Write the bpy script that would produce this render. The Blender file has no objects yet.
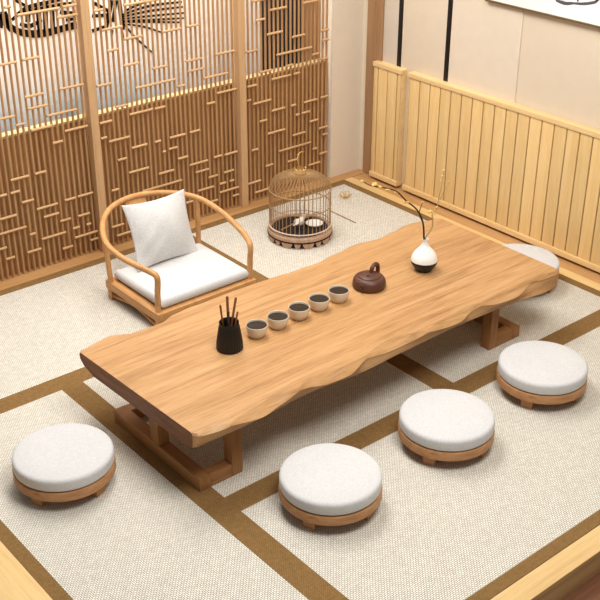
import bpy, bmesh, math, random
from mathutils import Vector, Matrix, Euler
random.seed(7)
PI = math.pi
R = math.radians
SC = bpy.context.scene
COL = SC.collection

# ------------------------------------------------------------------ materials
def new_mat(name):
    m = bpy.data.materials.new(name); m.use_nodes = True
    nt = m.node_tree; b = nt.nodes['Principled BSDF']
    return m, nt, b

def ramp(nt, stops, interp='LINEAR'):
    r = nt.nodes.new('ShaderNodeValToRGB'); cr = r.color_ramp; cr.interpolation = interp
    while len(cr.elements) < len(stops): cr.elements.new(0.5)
    for e, (p, c) in zip(cr.elements, stops):
        e.position = p; e.color = (*c, 1)
    return r

def lin(r, g, b):
    f = lambda v: (v/255/12.92) if v/255 <= .04045 else ((v/255+.055)/1.055)**2.4
    return (f(r), f(g), f(b))

def coords(nt, scale, rot=(0, 0, 0)):
    tc = nt.nodes.new('ShaderNodeTexCoord'); mp = nt.nodes.new('ShaderNodeMapping')
    mp.inputs['Scale'].default_value = scale; mp.inputs['Rotation'].default_value = rot
    nt.links.new(tc.outputs['Object'], mp.inputs['Vector'])
    return mp

def noise(nt, vec, scale, detail=3, rough=.5, dist=0):
    n = nt.nodes.new('ShaderNodeTexNoise'); n.inputs['Scale'].default_value = scale
    n.inputs['Detail'].default_value = detail; n.inputs['Roughness'].default_value = rough
    n.inputs['Distortion'].default_value = dist
    nt.links.new(vec.outputs['Vector'], n.inputs['Vector'])
    return n

def wood(name, dark, mid, light, axis='X', freq=1.0, rough=.5, bump=.15, vary=0.0):
    """straight grained timber; the grain runs along the given object axis"""
    m, nt, b = new_mat(name)
    L, W = .9*freq, 16*freq
    sc = {'X': (L, W, W), 'Y': (W, L, W), 'Z': (W, W, L)}[axis]
    mp = coords(nt, sc)
    n1 = noise(nt, mp, 1.6, 4, .6, .6)
    n2 = noise(nt, mp, 9.0, 3, .7, .2)
    mx = nt.nodes.new('ShaderNodeMix'); mx.data_type = 'FLOAT'
    mx.inputs[0].default_value = .4
    nt.links.new(n1.outputs['Fac'], mx.inputs[2]); nt.links.new(n2.outputs['Fac'], mx.inputs[3])
    r = ramp(nt, [(.3, dark), (.5, mid), (.7, light)])
    nt.links.new(mx.outputs[0], r.inputs['Fac'])
    col = r.outputs['Color']
    if vary:
        oi = nt.nodes.new('ShaderNodeObjectInfo'); hs = nt.nodes.new('ShaderNodeHueSaturation')
        ma = nt.nodes.new('ShaderNodeMath'); ma.operation = 'MULTIPLY_ADD'
        ma.inputs[1].default_value = vary; ma.inputs[2].default_value = 1-vary/2
        nt.links.new(oi.outputs['Random'], ma.inputs[0]); nt.links.new(ma.outputs[0], hs.inputs['Value'])
        nt.links.new(col, hs.inputs['Color']); col = hs.outputs['Color']
    nt.links.new(col, b.inputs['Base Color'])
    b.inputs['Roughness'].default_value = rough
    b.inputs['Specular IOR Level'].default_value = .3
    bp = nt.nodes.new('ShaderNodeBump'); bp.inputs['Strength'].default_value = bump; bp.inputs['Distance'].default_value = .002
    nt.links.new(mx.outputs[0], bp.inputs['Height']); nt.links.new(bp.outputs['Normal'], b.inputs['Normal'])
    return m

def plain(name, c, rough=.5, spec=.4, metal=0, var=0.0, vs=60):
    m, nt, b = new_mat(name)
    b.inputs['Roughness'].default_value = rough; b.inputs['Specular IOR Level'].default_value = spec
    b.inputs['Metallic'].default_value = metal
    mp = coords(nt, (1, 1, 1)); n = noise(nt, mp, vs, 3)
    lo = tuple(max(0, v*(1-var)) for v in c); hi = tuple(min(1, v*(1+var)) for v in c)
    r = ramp(nt, [(.3, lo), (.7, hi)])
    nt.links.new(n.outputs['Fac'], r.inputs['Fac']); nt.links.new(r.outputs['Color'], b.inputs['Base Color'])
    return m

def weave(name, dark, light, step=.011, bump=.5, mott=.05):
    """basket weave of paired straws, step metres per over/under"""
    m, nt, b = new_mat(name)
    tc = nt.nodes.new('ShaderNodeTexCoord')
    mp = nt.nodes.new('ShaderNodeMapping'); mp.inputs['Scale'].default_value = (1/step, 1/step, 1/step)
    nt.links.new(tc.outputs['Object'], mp.inputs['Vector'])
    br = nt.nodes.new('ShaderNodeTexBrick')
    br.inputs['Scale'].default_value = 1.0
    br.inputs['Mortar Size'].default_value = .11; br.inputs['Mortar Smooth'].default_value = .6
    br.inputs['Brick Width'].default_value = 1.1; br.inputs['Row Height'].default_value = .62
    br.inputs['Color1'].default_value = (*light, 1)
    br.inputs['Color2'].default_value = (*[v*.86 for v in light], 1)
    br.inputs['Mortar'].default_value = (*dark, 1)
    nt.links.new(mp.outputs['Vector'], br.inputs['Vector'])
    n = noise(nt, mp, .45, 3, .6)
    mr = nt.nodes.new('ShaderNodeMapRange'); mr.inputs['From Min'].default_value = .25; mr.inputs['From Max'].default_value = .75
    mr.inputs['To Min'].default_value = 1-mott; mr.inputs['To Max'].default_value = 1+mott
    nt.links.new(n.outputs['Fac'], mr.inputs['Value'])
    hs = nt.nodes.new('ShaderNodeHueSaturation')
    nt.links.new(br.outputs['Color'], hs.inputs['Color']); nt.links.new(mr.outputs['Result'], hs.inputs['Value'])
    nt.links.new(hs.outputs['Color'], b.inputs['Base Color'])
    bp = nt.nodes.new('ShaderNodeBump'); bp.inputs['Strength'].default_value = bump; bp.inputs['Distance'].default_value = .002
    bp.invert = True
    nt.links.new(br.outputs['Fac'], bp.inputs['Height']); nt.links.new(bp.outputs['Normal'], b.inputs['Normal'])
    b.inputs['Roughness'].default_value = .9; b.inputs['Specular IOR Level'].default_value = .1
    return m

def fabric(name, c, var=.10, fine=420):
    m, nt, b = new_mat(name)
    mp = coords(nt, (1, 1, 1))
    n = noise(nt, mp, fine, 2, .7); n2 = noise(nt, mp, 130, 3, .7)
    mx = nt.nodes.new('ShaderNodeMix'); mx.data_type = 'FLOAT'; mx.inputs[0].default_value = .5
    nt.links.new(n.outputs['Fac'], mx.inputs[2]); nt.links.new(n2.outputs['Fac'], mx.inputs[3])
    r = ramp(nt, [(.36, tuple(v*(1-var) for v in c)), (.62, tuple(min(1, v*(1+var*.6)) for v in c))])
    nt.links.new(mx.outputs[0], r.inputs['Fac']); nt.links.new(r.outputs['Color'], b.inputs['Base Color'])
    bp = nt.nodes.new('ShaderNodeBump'); bp.inputs['Strength'].default_value = .25; bp.inputs['Distance'].default_value = .002
    nt.links.new(mx.outputs[0], bp.inputs['Height']); nt.links.new(bp.outputs['Normal'], b.inputs['Normal'])
    b.inputs['Roughness'].default_value = .95; b.inputs['Specular IOR Level'].default_value = .1
    b.inputs['Sheen Weight'].default_value = .15
    return m

# palette
M = {}
M['table'] = wood('table_wood', lin(140,98,58), lin(182,137,89), lin(202,159,112), 'X', 1.05, .42)
M['tableend'] = wood('table_end_grain_shaded', lin(92,56,34), lin(128,82,52), lin(158,108,72), 'Y', 1.8, .55)  # end grain, with the shade on the end faces mixed into its darker browns
M['tleg'] = wood('table_leg_wood', lin(128,86,46), lin(160,112,66), lin(176,128,80), 'Y', 1.2, .5)
M['tlegz'] = wood('table_post_wood', lin(128,86,46), lin(160,112,66), lin(176,128,80), 'Z', 1.2, .5)
M['chair'] = wood('chair_wood', lin(170,118,68), lin(196,144,90), lin(208,159,106), 'Y', 1.2, .4, .05)
M['stool'] = wood('stool_wood', lin(146,100,62), lin(180,130,86), lin(196,148,104), 'X', 1.6, .5)
M['rod'] = wood('lattice_rod_wood', lin(154,112,70), lin(176,134,90), lin(190,150,106), 'Z', 1.4, .5, .05)
M['rodx'] = wood('lattice_crossbar_wood', lin(182,140,96), lin(200,160,114), lin(210,172,128), 'X', 1.4, .5, .05)
M['post'] = wood('lattice_post_wood', lin(184,144,100), lin(202,162,118), lin(210,172,130), 'Z', 1.2, .5, .05)
M['backing'] = wood('low_partition_wood', lin(150,106,64), lin(172,126,80), lin(186,140,92), 'Z', .7, .6)
M['sill'] = wood('sill_wood', lin(160,116,70), lin(182,136,86), lin(196,152,102), 'X', 1.0, .5)
M['sillY'] = wood('border_wood', lin(168,122,74), lin(188,142,92), lin(200,154,104), 'Y', 1.0, .5)
M['light_y'] = wood('pale_border_wood_along_right', lin(206,166,106), lin(218,182,122), lin(228,194,138), 'Y', 1.0, .5)
M['light_x'] = wood('pale_border_wood_along_front', lin(196,158,102), lin(214,178,122), lin(224,192,138), 'X', 1.0, .5)
M['panel'] = wood('panel_wood', lin(214,170,106), lin(228,188,126), lin(238,204,146), 'Z', .8, .5, .08)
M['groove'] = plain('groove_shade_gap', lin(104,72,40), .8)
M['panelrail'] = wood('panel_rail_wood', lin(218,182,122), lin(230,196,140), lin(238,208,154), 'Y', .8, .5, .08)
M['cornerpost'] = wood('corner_post_wood', lin(140,104,72), lin(162,124,88), lin(174,136,98), 'Z', .8, .5)
M['darkfloor'] = wood('dark_floor_wood', lin(96,60,40), lin(122,80,56), lin(140,96,70), 'X', .8, .4)
M['mat'] = weave('woven_mat', lin(140,129,109), lin(239,232,218), .012, .7, .06)
M['border'] = weave('brown_mat_border', lin(92,67,38), lin(150,115,70), .008, .3, .14)
M['wall'] = plain('wall_plaster', lin(224,209,188), .9, .1, 0, .015, 14)
M['wall2'] = plain('wall_plaster_tan', lin(219,203,180), .9, .1, 0, .015, 14)
M['wallgrey'] = plain('wall_plaster_grey', lin(208,194,176), .9, .1, 0, .015, 14)
M['black'] = plain('black_trim', lin(26,22,22), .4, .4)
M['fabric'] = fabric('off_white_fabric', lin(205,202,199), .13, 300)
M['pillow'] = fabric('pale_grey_linen', lin(203,200,196), .16, 260)
M['cup'] = plain('cream_glaze', lin(216,202,178), .3, .4, 0, .03)
M['tea'] = plain('dark_tea', lin(44,32,24), .35, .25)
M['clay'] = plain('brown_clay', lin(86,50,36), .45, .4, 0, .08)
M['blackcer'] = plain('black_ceramic', lin(17,17,18), .4, .4)
M['whitecer'] = plain('white_glaze', lin(240,236,228), .18, .5, 0, .02)
M['stick'] = wood('tool_wood', lin(98,56,32), lin(128,78,46), lin(150,98,60), 'Z', 2, .5)
M['twigdark'] = plain('dark_bark', lin(64,48,40), .8, .2, 0, .2, 200)
M['twigpale'] = plain('pale_bark', lin(172,142,94), .8, .2, 0, .2, 200)
M['blossom'] = plain('yellow_petals', lin(208,176,104), .7, .2, 0, .15, 200)
M['bamboo'] = plain('bamboo_wire', lin(164,128,84), .45, .4, 0, .1, 80)
M['cagering'] = wood('cage_base_wood', lin(156,122,96), lin(182,148,120), lin(196,164,138), 'Z', 1.5, .5)
M['cagehoop'] = plain('cage_pale_hoop', lin(206,186,168), .4, .4)
M['cagedark'] = plain('cage_dark_lacquer', lin(56,30,24), .9, .1)
M['cagefloor'] = plain('cage_floor_cloth', lin(44,36,36), .8, .2)
M['gold'] = plain('gold_metal', lin(212,172,96), .35, .5, .6)
M['bird'] = plain('white_feathers', lin(226,216,202), .85, .2, 0, .08, 120)
M['birddark'] = plain('bird_beak_grey', lin(120,96,80), .6)
M['ink'] = plain('black_ink', lin(24,22,24), .8, .1)
M['inkgrey'] = plain('grey_ink', lin(90,86,92), .8, .1)
M['paper'] = plain('picture_paper', lin(247,244,238), .8, .1, 0, .01)
M['frame'] = plain('picture_frame_dark', lin(104,84,52), .4, .4)
M['ledge'] = plain('lit_ledge', lin(206,178,130), .6, .2)  # glow along the partition top, painted in as a paler colour
M['charcoal'] = plain('charcoal_panel', lin(52,50,54), .7, .2)
M['brownpanel'] = wood('far_brown_panel_wood', lin(132,92,58), lin(152,110,74), lin(164,124,88), 'Z', .7, .6)

def mural_mat():
    m, nt, b = new_mat('mural_wash')
    tc = nt.nodes.new('ShaderNodeTexCoord'); sp = nt.nodes.new('ShaderNodeSeparateXYZ')
    nt.links.new(tc.outputs['Object'], sp.inputs['Vector'])
    mp = nt.nodes.new('ShaderNodeMapping'); mp.inputs['Scale'].default_value = (1.6, 1, 3.2)
    nt.links.new(tc.outputs['Object'], mp.inputs['Vector'])
    n = noise(nt, mp, 2.2, 5, .6, .3)
    # painted blue-grey hills: a wash that is strong around z = .75 and fades out above 1.05
    mr = nt.nodes.new('ShaderNodeMapRange'); mr.inputs['From Min'].default_value = 1.02; mr.inputs['From Max'].default_value = .55
    nt.links.new(sp.outputs['Z'], mr.inputs['Value'])
    mrx = nt.nodes.new('ShaderNodeMapRange'); mrx.inputs['From Min'].default_value = 3.75; mrx.inputs['From Max'].default_value = 3.2
    nt.links.new(sp.outputs['X'], mrx.inputs['Value'])
    a = nt.nodes.new('ShaderNodeMath'); a.operation = 'MULTIPLY'
    nt.links.new(mr.outputs['Result'], a.inputs[0]); nt.links.new(n.outputs['Fac'], a.inputs[1])
    a2 = nt.nodes.new('ShaderNodeMath'); a2.operation = 'MULTIPLY'
    nt.links.new(a.outputs[0], a2.inputs[0]); nt.links.new(mrx.outputs['Result'], a2.inputs[1])
    r = ramp(nt, [(.0, lin(250,248,243)), (.16, lin(238,244,246)), (.42, lin(176,208,222))])
    nt.links.new(a2.outputs[0], r.inputs['Fac']); nt.links.new(r.outputs['Color'], b.inputs['Base Color'])
    b.inputs['Roughness'].default_value = .85; b.inputs['Specular IOR Level'].default_value = .1
    return m
M['mural'] = mural_mat()

# ------------------------------------------------------------------ mesh builder
class MB:
    def __init__(s): s.bm = bmesh.new()
    def _merge(s, t, mi=0, smooth=False):
        for f in t.faces: f.material_index = mi; f.smooth = smooth
        me = bpy.data.meshes.new('tmp'); t.to_mesh(me); t.free(); s.bm.from_mesh(me); bpy.data.meshes.remove(me)
    def box(s, lo, hi, bev=.0, rot=None, piv=None, mi=0):
        t = bmesh.new(); bmesh.ops.create_cube(t, size=1)
        c = [(a+b)/2 for a, b in zip(lo, hi)]; d = [abs(b-a) for a, b in zip(lo, hi)]
        bmesh.ops.scale(t, vec=d, verts=t.verts)
        if bev: bmesh.ops.bevel(t, geom=t.edges[:], offset=min(bev, min(d)*.45), segments=2, affect='EDGES', profile=.7)
        bmesh.ops.translate(t, vec=c, verts=t.verts)
        if rot is not None:
            p = Vector(piv if piv else c)
            bmesh.ops.transform(t, matrix=Matrix.Translation(p) @ rot.to_4x4() @ Matrix.Translation(-p), verts=t.verts)
        s._merge(t, mi); return s
    def beam(s, p0, p1, w, h, bev=.003, up=(0, 0, 1)):
        p0, p1 = Vector(p0), Vector(p1); d = p1-p0; L = d.length; x = d.normalized()
        u = Vector(up); y = u.cross(x).normalized(); z = x.cross(y)
        t = bmesh.new(); bmesh.ops.create_cube(t, size=1); bmesh.ops.scale(t, vec=(L, w, h), verts=t.verts)
        if bev: bmesh.ops.bevel(t, geom=t.edges[:], offset=bev, segments=2, affect='EDGES')
        mt = Matrix((x, y, z)).transposed().to_4x4(); mt.translation = (p0+p1)/2
        bmesh.ops.transform(t, matrix=mt, verts=t.verts); s._merge(t); return s
    def tube(s, pts, r, n=10, cap=True, closed=False, mi=0, flat=None):
        pts = [Vector(p) for p in pts]; N = len(pts)
        rr = r if isinstance(r, (list, tuple)) else [r]*N
        t = bmesh.new(); rings = []; prev = None
        for i, p in enumerate(pts):
            if closed: d = pts[(i+1) % N]-pts[i-1]
            else: d = pts[min(i+1, N-1)]-pts[max(i-1, 0)]
            d.normalize()
            if prev is None:
                a = Vector((0, 0, 1)) if abs(d.z) < .9 else Vector((1, 0, 0))
                u = d.cross(a).normalized()
            else:
                u = (prev-d*prev.dot(d)).normalized()
            prev = u; v = d.cross(u)
            rings.append([t.verts.new(p+(u*math.cos(2*PI*k/n)+v*math.sin(2*PI*k/n))*rr[i]) for k in range(n)])
        for i in range(N if closed else N-1):
            a, b = rings[i], rings[(i+1) % N]
            for k in range(n): t.faces.new((a[k], a[(k+1) % n], b[(k+1) % n], b[k]))
        if cap and not closed:
            t.faces.new(rings[0][::-1]); t.faces.new(rings[-1])
        bmesh.ops.recalc_face_normals(t, faces=t.faces)
        s._merge(t, mi, True); return s
    def lathe(s, prof, n=40, c=(0, 0, 0), mi=0, ax=None):
        t = bmesh.new(); rings = []
        for (r, z) in prof:
            if r < 1e-5: rings.append([t.verts.new((c[0], c[1], c[2]+z))])
            else: rings.append([t.verts.new((c[0]+r*math.cos(2*PI*k/n), c[1]+r*math.sin(2*PI*k/n), c[2]+z)) for k in range(n)])
        for a, b in zip(rings, rings[1:]):
            for k in range(n):
                if len(a) == 1 and len(b) == 1: continue
                if len(a) == 1: t.faces.new((a[0], b[(k+1) % n], b[k]))
                elif len(b) == 1: t.faces.new((a[k], a[(k+1) % n], b[0]))
                else: t.faces.new((a[k], a[(k+1) % n], b[(k+1) % n], b[k]))
        bmesh.ops.recalc_face_normals(t, faces=t.faces)
        s._merge(t, mi, True); return s
    def ball(s, c, r, sc=(1, 1, 1), u=16, v=10, rot=None, mi=0):
        t = bmesh.new(); bmesh.ops.create_uvsphere(t, u_segments=u, v_segments=v, radius=r)
        bmesh.ops.scale(t, vec=sc, verts=t.verts)
        if rot is not None: bmesh.ops.transform(t, matrix=rot.to_4x4(), verts=t.verts)
        bmesh.ops.translate(t, vec=c, verts=t.verts); s._merge(t, mi, True); return s
    def prism(s, outline, z0, z1, mi=0):
        t = bmesh.new()
        lo = [t.verts.new((x, y, z0)) for x, y in outline]; hi = [t.verts.new((x, y, z1)) for x, y in outline]
        t.faces.new(lo[::-1]); t.faces.new(hi); n = len(outline)
        for k in range(n): t.faces.new((lo[k], lo[(k+1) % n], hi[(k+1) % n], hi[k]))
        bmesh.ops.recalc_face_normals(t, faces=t.faces); s._merge(t, mi); return s
    def build(s, name, mats, parent=None, loc=None, auto=35):
        me = bpy.data.meshes.new(name); s.bm.to_mesh(me); s.bm.free()
        for m in (mats if isinstance(mats, (list, tuple)) else [mats]): me.materials.append(m)
        if auto:
            for p in me.polygons: p.use_smooth = True
            me.set_sharp_from_angle(angle=R(auto))
        o = bpy.data.objects.new(name, me); COL.objects.link(o)
        if parent is not None: o.parent = parent
        if loc is not None: o.location = loc
        return o

def tag(o, label, cat, group=None, kind=None):
    o['label'] = label; o['category'] = cat
    if group: o['group'] = group
    if kind: o['kind'] = kind
    return o
def thing(name, label, cat, loc=(0, 0, 0), rz=0, group=None):
    o = bpy.data.objects.new(name, None); COL.objects.link(o); o.empty_display_size = .1
    o.location = loc; o.rotation_euler = (0, 0, rz)
    return tag(o, label, cat, group)
def struct(o, label, cat):
    return tag(o, label, cat, kind='structure')
def kids(o): return [c for c in bpy.data.objects if c.parent == o]
def copy_tree(o, parent=None):
    c = o.copy(); COL.objects.link(c); c.parent = parent
    for ch in kids(o): copy_tree(ch, c)
    return c
def spline(pts, sub=6, closed=False):
    P = [Vector(p) for p in pts]; out = []; n = len(P)
    rng = range(n) if closed else range(n-1)
    for i in rng:
        if closed: a, b, c, d = P[i-1], P[i], P[(i+1) % n], P[(i+2) % n]
        else: a, b, c, d = P[max(i-1, 0)], P[i], P[i+1], P[min(i+2, n-1)]
        for k in range(sub):
            t = k/sub
            out.append(.5*((2*b)+(c-a)*t+(2*a-5*b+4*c-d)*t*t+(3*b-a-3*c+d)*t**3))
    if not closed: out.append(P[-1])
    return out
# ------------------------------------------------------------------ measured plan
BARS=[
 [(2.328,2.360,1.421),(2.388,2.620,1.375),(2.599,2.729,1.329),(2.638,2.734,1.378),(2.265,2.356,1.150),(2.387,2.477,1.153),(2.574,2.715,0.966),(2.376,2.482,0.964),(2.385,2.497,0.900),(2.485,2.660,0.842),(2.309,2.359,0.830),(2.228,2.310,0.881),(2.578,2.722,0.739),(2.502,2.561,0.690),(2.244,2.346,0.549),(2.381,2.445,0.549),(2.234,2.286,0.480),(2.173,2.212,0.480),(2.616,2.708,0.358),(2.388,2.507,0.786),(2.289,2.358,0.412),(2.369,2.492,0.352),(2.403,2.493,0.297),(2.156,2.252,0.354),(2.145,2.297,0.273),(2.311,2.346,0.221),(2.376,2.522,0.175),(2.496,2.560,0.246),(2.604,2.678,0.245),(2.566,2.609,0.182),(2.653,2.678,0.182),(2.572,2.717,0.125),(2.665,2.716,0.082),(2.493,2.555,0.082),(2.284,2.367,0.123),(2.159,2.210,0.122),(2.133,2.173,0.189),(2.536,2.602,0.357)],
 [(2.810,2.863,1.331),(2.847,2.971,1.226),(2.974,3.089,1.157),(2.870,2.934,1.113),(2.962,3.056,1.017),(3.139,3.233,0.968),(2.790,2.881,0.938),(3.026,3.287,0.882),(3.219,3.336,1.156),(2.989,3.212,1.333),(3.376,3.456,1.158),(3.564,3.698,0.970),(3.359,3.467,0.968),(3.369,3.482,0.909),(3.475,3.644,0.850),(3.294,3.345,0.837),(2.894,2.966,0.803),(2.977,3.126,0.744),(3.139,3.205,0.742),(2.788,2.863,0.735),(2.787,2.824,0.650),(2.834,2.967,0.621),(2.974,3.075,0.552),(3.125,3.165,0.551),(3.226,3.332,0.553),(3.174,3.194,0.482),(3.215,3.273,0.488),(2.880,2.938,0.503),(2.943,3.075,0.413),(3.139,3.241,0.357),(3.272,3.342,0.415),(3.562,3.709,0.745),(3.489,3.546,0.696),(3.363,3.433,0.554),(3.353,3.481,0.357),(3.525,3.583,0.363),(3.605,3.698,0.360),(3.392,3.486,0.302),(3.594,3.668,0.250),(3.483,3.549,0.247),(3.401,3.517,0.183),(3.561,3.606,0.185),(3.636,3.666,0.185),(3.559,3.702,0.131),(3.655,3.708,0.083),(3.484,3.543,0.089),(3.312,3.362,0.130),(2.827,2.872,0.336),(3.025,3.292,0.281),(2.807,2.886,0.119),(2.835,2.927,0.059)],
 [(3.777,3.861,0.945),(3.853,3.919,1.117),(3.827,3.972,1.229),(3.771,3.872,0.130),(3.824,3.930,0.059),(3.956,4.083,1.160),(3.936,4.048,1.023),(4.124,4.221,0.976),(4.006,4.277,0.890),(4.205,4.318,1.164),(4.348,4.412,0.975),(4.357,4.414,0.916),(4.282,4.334,0.842),(3.877,3.967,0.808),(4.074,4.128,0.810),(3.966,4.113,0.749),(4.136,4.183,0.750),(4.351,4.408,0.800),(3.782,3.853,0.739),(3.777,3.806,0.656),(3.821,3.957,0.626),(3.964,4.065,0.555),(4.112,4.152,0.555),(4.216,4.322,0.555),(4.355,4.413,0.558),(4.152,4.180,0.489),(4.201,4.265,0.489),(3.871,3.925,0.508),(4.266,4.332,0.421),(4.341,4.417,0.359),(3.931,4.065,0.417),(4.128,4.226,0.362),(4.375,4.414,0.310),(4.016,4.276,0.284),(3.807,3.853,0.339),(4.293,4.326,0.233),(4.352,4.412,0.187),(4.084,4.161,0.198),(4.260,4.353,0.132),(3.913,3.968,0.212)],
]
BACK = [(1.818,3.603),(1.832,3.607),(1.981,3.630),(2.077,3.592),(2.215,3.591),(2.303,3.620),(2.398,3.626),(2.449,3.620),(2.639,3.626),(2.768,3.627),(2.834,3.621),(3.021,3.603),(3.118,3.598),(3.258,3.620),(3.397,3.639),(3.559,3.613),(3.643,3.622),(3.776,3.641),(3.831,3.637),(3.915,3.608)]
FRONT = [(1.800,2.802),(1.858,2.786),(1.996,2.768),(2.126,2.760),(2.246,2.779),(2.381,2.795),(2.476,2.776),(2.588,2.768),(2.731,2.802),(2.904,2.801),(3.090,2.788),(3.257,2.784),(3.370,2.810),(3.523,2.784),(3.632,2.779),(3.784,2.808),(3.874,2.800),(3.937,2.789)]
INK=[
 [(2.439,1.320),(2.494,1.229)],
 [(2.430,1.250),(2.457,1.327)],
 [(2.463,1.326),(2.494,1.229)],
 [(2.486,1.251),(2.538,1.211),(2.621,1.187),(2.708,1.183),(2.799,1.190),(2.889,1.186)],
 [(2.501,1.279),(2.580,1.324),(2.668,1.336),(2.786,1.340)],
 [(2.538,1.305),(2.607,1.304),(2.771,1.311),(2.902,1.307)],
 [(2.598,1.326),(2.589,1.255)],
 [(2.656,1.328),(2.651,1.193)],
 [(2.697,1.332),(2.685,1.182)],
 [(2.736,1.316),(2.726,1.185)],
 [(2.779,1.278),(2.848,1.257),(2.898,1.270)],
 [(2.809,1.231),(2.894,1.228)],
 [(2.543,1.252),(2.598,1.233),(2.670,1.253)],
 [(2.758,1.196),(2.880,1.209)],
 [(2.531,1.377),(2.599,1.331)],
 [(3.099,1.294),(3.048,1.149)],
 [(3.124,1.290),(3.095,1.175)],
 [(3.143,1.288),(3.154,1.121)],
 [(2.960,1.147),(3.061,1.158)],
 [(2.968,1.227),(3.067,1.217)],
 [(2.987,1.294),(3.081,1.232)],
 [(3.155,1.204),(3.340,1.226),(3.556,1.216)],
 [(3.154,1.193),(3.338,1.198),(3.561,1.187)],
 [(3.153,1.182),(3.336,1.170),(3.566,1.152)],
 [(3.152,1.171),(3.334,1.148),(3.564,1.123)],
 [(3.152,1.166),(3.333,1.137),(3.549,1.100)],
 [(3.163,1.153),(3.298,1.114),(3.416,1.061)],
 [(3.163,1.153),(3.234,1.063),(3.347,0.951)],
 [(3.163,1.147),(3.222,1.076)],
 [(3.144,1.150),(3.156,1.070)],
 [(3.091,1.131),(3.080,1.088)],
 [(3.169,1.218),(3.275,1.246),(3.409,1.265)],
 [(3.183,1.227),(3.309,1.263)],
]
CAM_R = (0.767221, -0.641376, 0.003022)
CAM_U = (0.302231, 0.365681, 0.880303)
CAM_F = (0.565710, 0.674474, -0.474402)
# ------------------------------------------------------------------ floor and platform
FZ = -.125                                            # the dark floor the platform stands on
f = MB()
for k in range(12):                                   # boards along X
    y0 = .1+k*.16
    f.box((.2, y0+.0015, FZ-.02), (6.0, y0+.1585, FZ), .001)
struct(f.build('floor', M['darkfloor']), 'dark brown plank floor below the raised platform', 'floor')
struct(MB().box((.55, 1.675, FZ), (4.72, 5.46, -.021)).build('trim_1', M['darkfloor']), 'core of the raised platform under the woven mats', 'platform')
# front nosing board, pale
b = MB(); b.box((.55, 1.664, -.03), (4.72, 1.7545, 0), .004); b.box((.55, 1.668, FZ), (4.72, 1.676, -.029), .001)
struct(b.build('trim_2', M['light_x']), 'pale wooden edge board along the front of the platform', 'edge board')
struct(MB().box((.55, 1.755, -.021), (1.1725, 4.92, 0), .001).build('trim_3', M['light_y']), 'pale wooden floor strip at the left of the mats', 'floor strip')
struct(MB().box((4.5005, 1.755, -.021), (4.565, 4.92, .002), .001).build('trim_4', M['light_y']), 'narrow pale floor strip beside the right hand mats', 'floor strip')
struct(MB().box((4.5655, 1.755, -.021), (4.70, 4.92, 0), .001).build('trim_5', M['sillY']), 'warm brown floor board below the wooden wall panels', 'floor board')
struct(MB().box((1.2, 4.9205, -.021), (4.70, 4.996, .004), .002).box((1.2, 4.9955, -.021), (4.444, 5.075, .004)).build('trim_6', M['sill']), 'wooden sill that the lattice screens stand on', 'sill')

# ------------------------------------------------------------------ woven mats with brown cloth borders
def mat(x0, x1, y0, y1, label, bw=.0535, left=True, right=True):
    cx, cy = (x0+x1)/2, (y0+y1)/2
    t = thing('tatami_mat', label, 'floor mat', (cx, cy, -.02), 0, 'woven floor mats on the platform')
    a0, a1, c0, c1 = x0-cx+bw, x1-cx-bw, y0-cy+bw, y1-cy-bw
    MB().box((a0, c0, 0), (a1, c1, .02)).build('woven_surface', M['mat'], t, auto=None)
    e = MB()
    for lo, hi in (((x0-cx, y0-cy), (x1-cx, c0)), ((x0-cx, c1), (x1-cx, y1-cy)), ((x0-cx, c0), (a0, c1)), ((a1, c0), (x1-cx, c1))):
        e.box((lo[0], lo[1], 0), (hi[0], hi[1], .0202))
    e.build('cloth_border', M['border'], t, auto=None)
    return t
G = .0005
mat(1.1735, 1.903-G, 1.756, 3.9215-G, 'woven mat at the left, under the leftmost round stool')
mat(1.903, 4.50, 1.756, 2.7325-G, 'long woven mat at the front, under the three stools in a row')
mat(1.903, 3.195-G, 2.7325, 3.9215-G, 'woven mat under the left half of the long table')
mat(3.195, 4.50, 2.7325, 3.9215-G, 'woven mat under the right end of the long table')
mat(1.1735, 3.195-G, 3.9215, 4.9195, 'woven mat under the horseshoe-backed low chair')
mat(3.195, 4.50, 3.9215, 4.9195, 'woven mat under the birdcage in the back corner')

# ------------------------------------------------------------------ walls
WH = 2.6
struct(MB().box((4.445, 4.997, -.02), (4.86, 5.42, WH)).build('wall_back', M['wall']), 'beige wall pier between the lattice screens and the right corner', 'wall')
w = MB(); w.box((4.70, 1.6, FZ), (4.86, 4.9965, WH))
struct(w.build('wall_right', M['wall2']), 'beige wall behind the wooden panels', 'wall')
# thin wall panels with slightly different tones, and the black strips between them
struct(MB().box((4.694, 4.6835, .03), (4.6995, 4.8085, WH-.02), .001).build('trim_7', M['wallgrey']), 'narrow greyish wall panel beside the corner post', 'wall panel')
struct(MB().box((4.694, 4.2925, .03), (4.6995, 4.6465, WH-.02), .001).build('trim_8', M['wall2']), 'beige wall panel between the two black strips', 'wall panel')
struct(MB().box((4.694, 3.750, .03), (4.6995, 4.2565, WH-.02), .001).build('trim_9', M['wall']), 'lighter beige wall panel right of the second black strip', 'wall panel')
struct(MB().box((4.692, 4.648, .03), (4.6995, 4.682, WH-.02), .001).build('trim_10', M['black']), 'black vertical strip above the narrow wooden panel', 'trim strip')
struct(MB().box((4.692, 4.258, .03), (4.6995, 4.291, WH-.02), .001).build('trim_11', M['black']), 'black vertical strip above the wide wooden panel', 'trim strip')
struct(MB().box((4.684, 4.810, .005), (4.6995, 4.946, WH-.02), .002).build('trim_12', M['cornerpost']), 'brown wooden post in the back right corner', 'post')
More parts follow.
